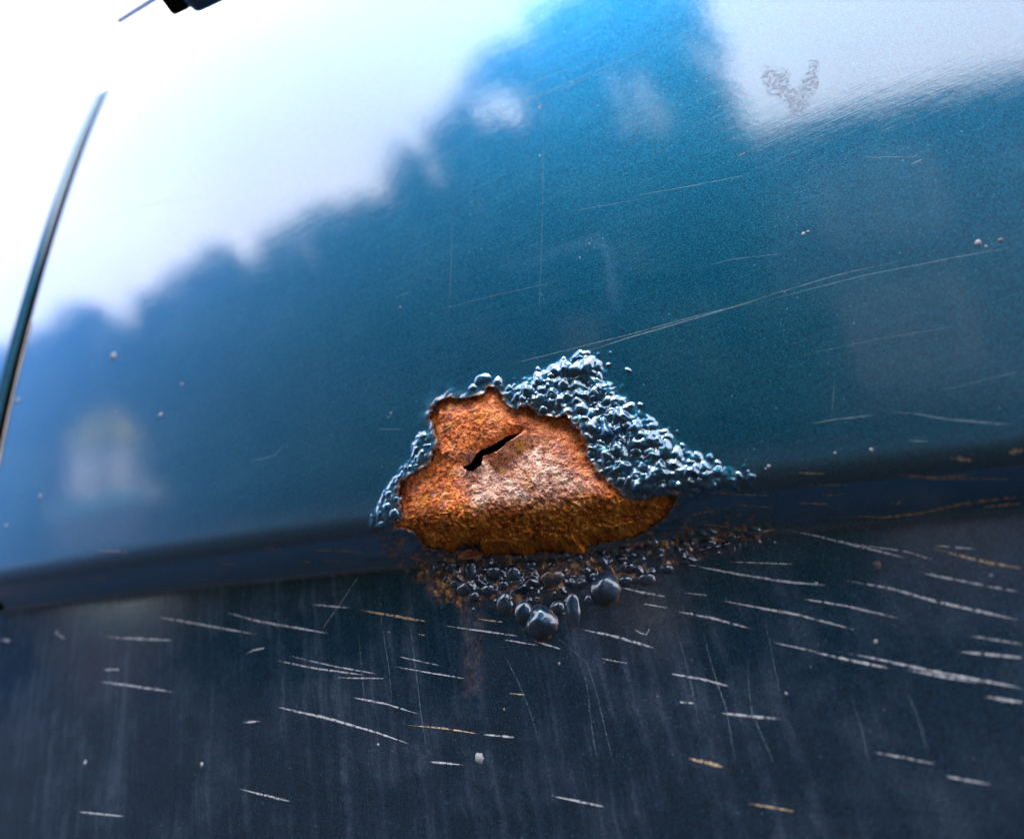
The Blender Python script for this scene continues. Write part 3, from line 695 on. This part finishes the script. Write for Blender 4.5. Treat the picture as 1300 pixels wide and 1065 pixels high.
# front wing beyond the gap, gap seal, chipped edge -------------------------------
GAPW = 0.0105
wx = axis([(-1.5, -0.75, 0.06), (-0.75, XG - GAPW - 0.012, 0.012), (XG - GAPW - 0.012, XG - GAPW, 0.001)]); wt = axis([(ts[TSPLIT], 0.262, 0.004), (0.262, 0.31, 0.002), (0.31, 0.55, 0.01)])
WX, WT = np.meshgrid(wx, wt)
WH = -0.0022 * smooth(-0.002, 0.0, WX - (XG - GAPW)) ** 2
wing = mesh_obj('front_wing', on(WX, WT, WH).reshape(-1, 3), grid_faces(len(wx), len(wt)), M_UP, car, uv=np.stack([WX, WT], -1).reshape(-1, 2), attr={'stain': np.zeros(WX.size)})
def strip(name, x0, x1, h0, h1, mat, parent, t0=-0.0172, t1=0.55, n=120, jit=0.0):
    t = np.linspace(t0, t1, n); j = jit * perlin(t * 90, t * 0, 4)
    A = on(np.full(n, x0), t, np.full(n, h0)); B = on(x1 + j, t, np.full(n, h1))
    U = np.concatenate([np.stack([np.full(n, x0), t], 1), np.stack([np.full(n, x1), t], 1)])
    return mesh_obj(name, np.concatenate([A, B]), grid_faces(n, 2), mat, parent, uv=U, attr={'stain': np.zeros(2 * n)})
strip('gap_seal', XG - GAPW - .004, XG + .004, -0.022, -0.022, M_RUBBER, car)
strip('door_edge_return', XG + 0.0002, XG, -0.024, 0.0, M_RUBBER, upper)
strip('wing_edge_return', XG - GAPW, XG - GAPW - .0002, -0.0022, -0.024, M_RUBBER, wing)
e = strip('chipped_door_edge', XG, XG + 0.0013, 0.0002, 0.0003, M_EDGE, upper, 0.03, 0.115, 80, 0.0012)
e['label'] = 'pale chipped paint along the door edge'

box('shade_floor_pan', -1.5, 1.5, 0.09, 1.6, 0.20, 0.24, M_INNER, car)  # unseen plate, added to block light beneath the car and darken the ground
box('shade_far_plate', -1.5, 1.5, 1.6, 1.64, 0.14, 0.8, M_INNER, car)  # unseen far-side plate, added to stop light coming in underneath
# things standing up behind the shoulder: mirror foot and a thin trim strip
def extrude(name, prof, p0, p1, mat, parent, bev=0.0):
    p0, p1 = np.array(p0, float), np.array(p1, float); n = len(prof)
    V = [p0 + np.array([0, a, b]) for a, b in prof] + [p1 + np.array([0, a, b]) for a, b in prof]
    Fs = [tuple(range(n))[::-1], tuple(range(n, 2 * n))] + [(i, (i + 1) % n, n + (i + 1) % n, n + i) for i in range(n)]
    o = mesh_obj(name, V, Fs, mat, parent, uv=[(v[0], v[2]) for v in V], smooth_=False, attr={'stain': np.zeros(len(V))})
    m = o.modifiers.new('bevel', 'BEVEL'); m.width = bev; m.segments = 3; m.limit_method = 'ANGLE'
    return o
_q = at(np.array([244.0]), np.array([26.0]))[0]; mc = CAM + raydir(246, 24) * (np.linalg.norm(surf(*_q) - CAM) * 0.995)
extrude('door_mirror', [(0, 0), (-.016, .002), (-.022, .012), (-.018, .03), (0, .034)], mc, mc + np.array([.05, 0, 0]), M_UP, car, .002)
extrude('mirror_rim', [(-.001, .002), (-.015, .004), (-.020, .013), (-.016, .027), (-.001, .031)], mc + np.array([-.006, 0, 0]), mc + np.array([-.0005, 0, 0]), M_RUBBER, car, .001)
wp = CAM + raydir(143, 27) * 0.60
extrude('wiper_arm', [(0, 0), (.005, 0), (.005, .004), (0, .004)], wp, CAM + raydir(200, -9) * 0.56, M_UP, car, .001)

# ----------------------------------------------------------------------------
# what the paint mirrors: road, house, trees, a small yellow-gabled shed
# ----------------------------------------------------------------------------
def road_material():
    a = NT('asphalt'); g = a.n('ShaderNodeTexCoord').outputs['Object']
    n = a.noise(g, 60, 6, 0.7); b = a.noise(g, 0.7, 4)
    c = a.mix(n, (0.006, 0.006, 0.007), (0.021, 0.020, 0.019)); c = a.mix(a.math('MULTIPLY', b, .5), c, (0.013, 0.012, 0.011))  # ground colour darkened all over, standing in for unmodelled shade beside the car
    return a.done(a.bsdf(Base_Color=c, Roughness=0.9, Specular_IOR_Level=0.12, Normal=a.bump(n, 0.01)))
gr = mesh_obj('ground', [(-250, -250, 0), (250, -250, 0), (250, 250, 0), (-250, 250, 0)], [(0, 1, 2, 3)], road_material(), None, smooth_=False)
gr['kind'] = 'structure'

M_BARK = simple('bark', (0.075, 0.055, 0.040), 0.9, 0.4, 9, bump=.02)
def leaf_mat(name, c):
    a = NT(name); oi = a.n('ShaderNodeTexCoord').outputs['Object']; n = a.noise(oi, 3.0, 4)
    col = a.mix(n, tuple(q * .55 for q in c), tuple(q * 1.4 for q in c))
    return a.done(a.bsdf(Base_Color=col, Roughness=0.6, Specular_IOR_Level=.3))
M_LEAF = leaf_mat('dark_leaf', (0.035, 0.065, 0.028)); M_LEAF2 = leaf_mat('mid_leaf', (0.055, 0.085, 0.035))

def tube(V, F, p, q, r0, r1, n=8):
    p, q = np.array(p, float), np.array(q, float); d = nrm(q - p); a = nrm(np.cross(d, [0.3, 0.2, 1.0])); b = np.cross(d, a); k = len(V)
    for c, r in ((p, r0), (q, r1)):
        for i in range(n):
            th = 2 * math.pi * i / n; V.append(c + r * (a * math.cos(th) + b * math.sin(th)))
    F += [(k + i, k + (i + 1) % n, k + n + (i + 1) % n, k + n + i) for i in range(n)]
def tree(name, label, base, clumps, leaf, nleaf, size, seed, group=None, gaps=()):
    """clumps: (x, y, z, r) leaf masses; limbs run from the trunk to each"""
    r = np.random.default_rng(seed); C = np.array(clumps, float); root = empty(name, base, label, 'tree', group)
    top = C[:, 2].max(); V, F = [], []
    tr = 0.03 * top + 0.05; zf = max(0.25 * top, C[:, 2].min() * .75); cx, cy = C[:, 0].mean(), C[:, 1].mean()
    fork = np.array([base[0] * .6 + cx * .4, base[1] * .6 + cy * .4, zf])
    tube(V, F, base, fork, tr, tr * .7, 12)
    crown_top = np.array([cx, cy, top * .88]); tube(V, F, fork, crown_top, tr * .7, tr * .15, 10)
    for c in C:
        k = r.uniform(0, .6); s = fork * (1 - k) + crown_top * k
        m = (s + c[:3]) / 2 + np.array([0, 0, .12 * c[3]]); tube(V, F, s, m, tr * .25, tr * .16, 6); tube(V, F, m, c[:3], tr * .16, tr * .05, 6)
    mesh_obj('trunk', np.array(V), F, M_BARK, root)
    w = C[:, 3] ** 2; w = w / w.sum(); pick = r.choice(len(C), nleaf, p=w)
    d = r.normal(size=(nleaf, 3)); d /= np.linalg.norm(d, axis=1, keepdims=True)
    p = C[pick, :3] + d * (C[pick, 3] * r.uniform(0.35, 1.08, nleaf) ** .6)[:, None]
    for (ha, he, hw) in gaps:                 # openings between the boughs
        g = nrm(sky_pt(ha, he, 1.0) - CAM); v_ = p - CAM; v_ /= np.linalg.norm(v_, axis=1, keepdims=True)
        p = p[np.degrees(np.arccos(np.clip(v_ @ g, -1, 1))) > hw]
    nleaf = len(p)
    u = r.normal(size=(nleaf, 3)); u /= np.linalg.norm(u, axis=1, keepdims=True); v = np.cross(u, r.normal(size=(nleaf, 3))); v /= np.linalg.norm(v, axis=1, keepdims=True)
    s = size * r.uniform(.6, 1.4, nleaf)[:, None]
    LV = np.stack([p - u * s, p + v * s * .5, p + u * s, p - v * s * .5], 1).reshape(-1, 3)
    cr_ = mesh_obj('crown', LV, np.arange(nleaf * 4).reshape(-1, 4), leaf, root, smooth_=False); cr_['kind'] = 'stuff'
    return root
def sky_pt(az, el, d):
    a, e_ = math.radians(az), math.radians(el)
    return np.array([CAM[0] + math.sin(a) * d, CAM[1] - math.cos(a) * d, CAM[2] + math.tan(e_) * d])

# tall tree: leaf masses between the house gable and the tree row
def clumps_in(poly, dist, depth, n, r0, r1, seed):
    r = np.random.default_rng(seed); P = np.array(poly, float); out = []
    while len(out) < n:
        a, e_ = r.uniform(P.min(0), P.max(0))
        rr = r.uniform(r0, r1); d = dist + r.uniform(-depth, depth)
        if poly_sd(np.array([a]), np.array([e_]), P)[0] < -math.degrees(rr / d) * .8: out.append((*sky_pt(a, e_, d), rr))
    return out
cl = clumps_in([(-37,20),(-37,33),(-34,39),(-29,43),(-24,47),(-18,51),(-12,54),(-4,56),(3,50),(3,40),(4,30),(4,18)], 7.5, 1.2, 150, .35, .7, 5)
tree('broadleaf_tree', 'tall dark leafy tree mirrored as a dark column in the door paint', (sky_pt(-15, 0, 7.5)[0], sky_pt(-15, 0, 7.5)[1], 0.0), cl, M_LEAF, 26000, .12, 1, gaps=[(-23.3, 40.1, 1.7), (-20.3, 40.2, 1.9), (-10, 35.4, 2.5), (-7.6, 38.8, 2.6), (-5.5, 36, 2.0), (-29, 34.2, 1.2), (-31.5, 38, 1.2)])
rows = [((-50,-32), 14, 31, 'round leafy tree mirrored beside the tallest tree'), ((-60,-47), 16, 25, 'leafy tree mirrored at the middle of the tree row'), ((-76,-58), 17, 20, 'low spreading tree mirrored beyond the yellow shed')]
for i, ((a0, a1), d, el, lab) in enumerate(rows):
    c = clumps_in([(a0, 4), (a0 - 1, el * .7), ((a0 * .7 + a1 * .3), el * .97), (a1 - 3, el + 3.5), (a1 + 1, el * .95), (a1 + 1, 4)], d, 1.5, 150, .3, .7, 20 + i)
    b = sky_pt((a0 + a1) / 2, 0, d)
    tree('leafy_tree', lab, (b[0], b[1], 0), c, M_LEAF2, 22000, .15, 40 + i, 'trees mirrored in the door paint')

for i, (a0, a1, d, el, lab) in enumerate([(-86, -63, 11, 9, 'clipped foliage added to hide the sky low beside the wing'), (-55, -34, 10, 20, 'tall foliage added to hide the sky under the tree row'), (-43, 8, 9, 25, 'dense dark shrub added to hide the sky under the tallest tree'), (-9, 7, 7, 15, 'low dark shrub added to hide the sky beside the house wall'), (-41, -27, 8, 32, 'rounded dark shrub added to hide the sky between the tallest tree and the tree row')]):  # unseen foliage added so no bright sky shows low in the paint
    c = clumps_in([(a0, -2), (a0, el), (a1, el), (a1, -2)], d, .5, 220, .3, .6, 60 + i); b = sky_pt((a0 + a1) / 2, 0, d)
    h_ = tree('filler_hedge', lab, (b[0], b[1], 0), c, M_LEAF if i >= 2 else M_LEAF2, 26000, .13, 70 + i); h_['category'] = 'filler_hedge'
M_WALL = simple('grey_render', (0.055, 0.058, 0.062), 0.85, 0.12, 1.5); M_ROOF = simple('grey_roof', (0.11, 0.10, 0.10), 0.8, 0.3, 3)
M_PANE = simple('window_glass', (0.03, 0.04, 0.05), 0.05, 0.2, 1); M_FRAME = simple('grey_frame', (0.22, 0.22, 0.22), 0.5, 0.08, 4)
M_YEL = simple('yellow_boards', (0.62, 0.55, 0.07), 0.7, 0.15, 3); M_WHITE = simple('white_boards', (0.78, 0.78, 0.78), 0.6, 0.06, 3)
M_TEAL = simple('teal_boards', (0.14, 0.42, 0.50), 0.6, 0.15, 3)

hx0, hy = CAM[0] + math.tan(math.radians(1)) * 8.0, CAM[1] - 8.0
house = empty('house', (hx0 + 4.5, hy - 3, 0), 'dark grey rendered house with a long flat eave mirrored in the paint', 'house')
HE = CAM[2] + 8.0 * math.tan(math.radians(31.0))
box('wall', hx0 + .25, hx0 + 9, hy - 6, hy, 0, HE - .35, M_WALL, house)
box('roof', hx0, hx0 + 9.3, hy - 6.3, hy + .35, HE - .35, HE, M_ROOF, house)
for wx0 in (1.1, 3.6, 6.1):
    for wz in (0.9, 3.0):
        w = box('window', hx0 + wx0, hx0 + wx0 + 1.3, hy - .02, hy + .05, wz, wz + 1.35, M_FRAME, house)
        for k in range(2):
            box('pane', hx0 + wx0 + .08 + k * .59, hx0 + wx0 + .63 + k * .59, hy + .052, hy + .06, wz + .08, wz + 1.27, M_PANE, w)

sb = sky_pt(-59, 0, 10.0)
shed = empty('shed', (sb[0], sb[1], 0), 'small shed with yellow gable and white double doors mirrored at the door edge', 'shed')
shed.rotation_euler = (0, 0, math.radians(-59)); bpy.context.view_layer.update()
def sh(name, v, f, mat, parent=shed):
    o = bpy.data.objects.new(name, bpy.data.meshes.new(name)); o.data.from_pydata(v, [], f); o.data.materials.append(mat)
    sc.collection.objects.link(o); o.parent = parent; return o
def shb(name, x0, x1, y0, y1, z0, z1, mat, parent=shed): return sh(name, *box_data(x0, x1, y0, y1, z0, z1), mat, parent)
shb('wall', -.7, .7, -2.2, 0, 0, 1.9, M_ROOF)
for sgn in (-1, 1):
    shb('door', min(sgn * .08, sgn * .44), max(sgn * .08, sgn * .44), .002, .05, 1.1, 1.84, M_WHITE)
    a, b = sgn * .08, sgn * .60
    sh('gable_board', [(a, .002, 1.92), (b, .002, 1.92), (a, .002, 2.62), (a, .06, 1.92), (b, .06, 1.92), (a, .06, 2.62)], [(0, 1, 2), (3, 5, 4), (0, 3, 4, 1), (1, 4, 5, 2), (2, 5, 3, 0)], M_YEL)
    sh('roof', [(0, .07, 2.85), (sgn * .85, .07, 1.9), (sgn * .85, -2.3, 1.9), (0, -2.3, 2.85), (0, .07, 2.77), (sgn * .85, .07, 1.82), (sgn * .85, -2.3, 1.82), (0, -2.3, 2.77)],
       [(0, 1, 2, 3), (7, 6, 5, 4), (0, 4, 5, 1), (1, 5, 6, 2), (2, 6, 7, 3)], M_ROOF)
pt = sky_pt(-60, 0, 8.0)
fence = empty('low_fence', (pt[0], pt[1], 0), 'low dark fence with a pale teal top rail mirrored below the shed', 'fence')
box('rail', pt[0] - .7, pt[0] + .9, pt[1] - .05, pt[1] + .05, .80, .92, M_TEAL, fence)
for k in range(9):
    box('board', pt[0] - .7 + k * .18, pt[0] - .54 + k * .18, pt[1] - .03, pt[1] + .02, .0, .798, M_ROOF, fence)
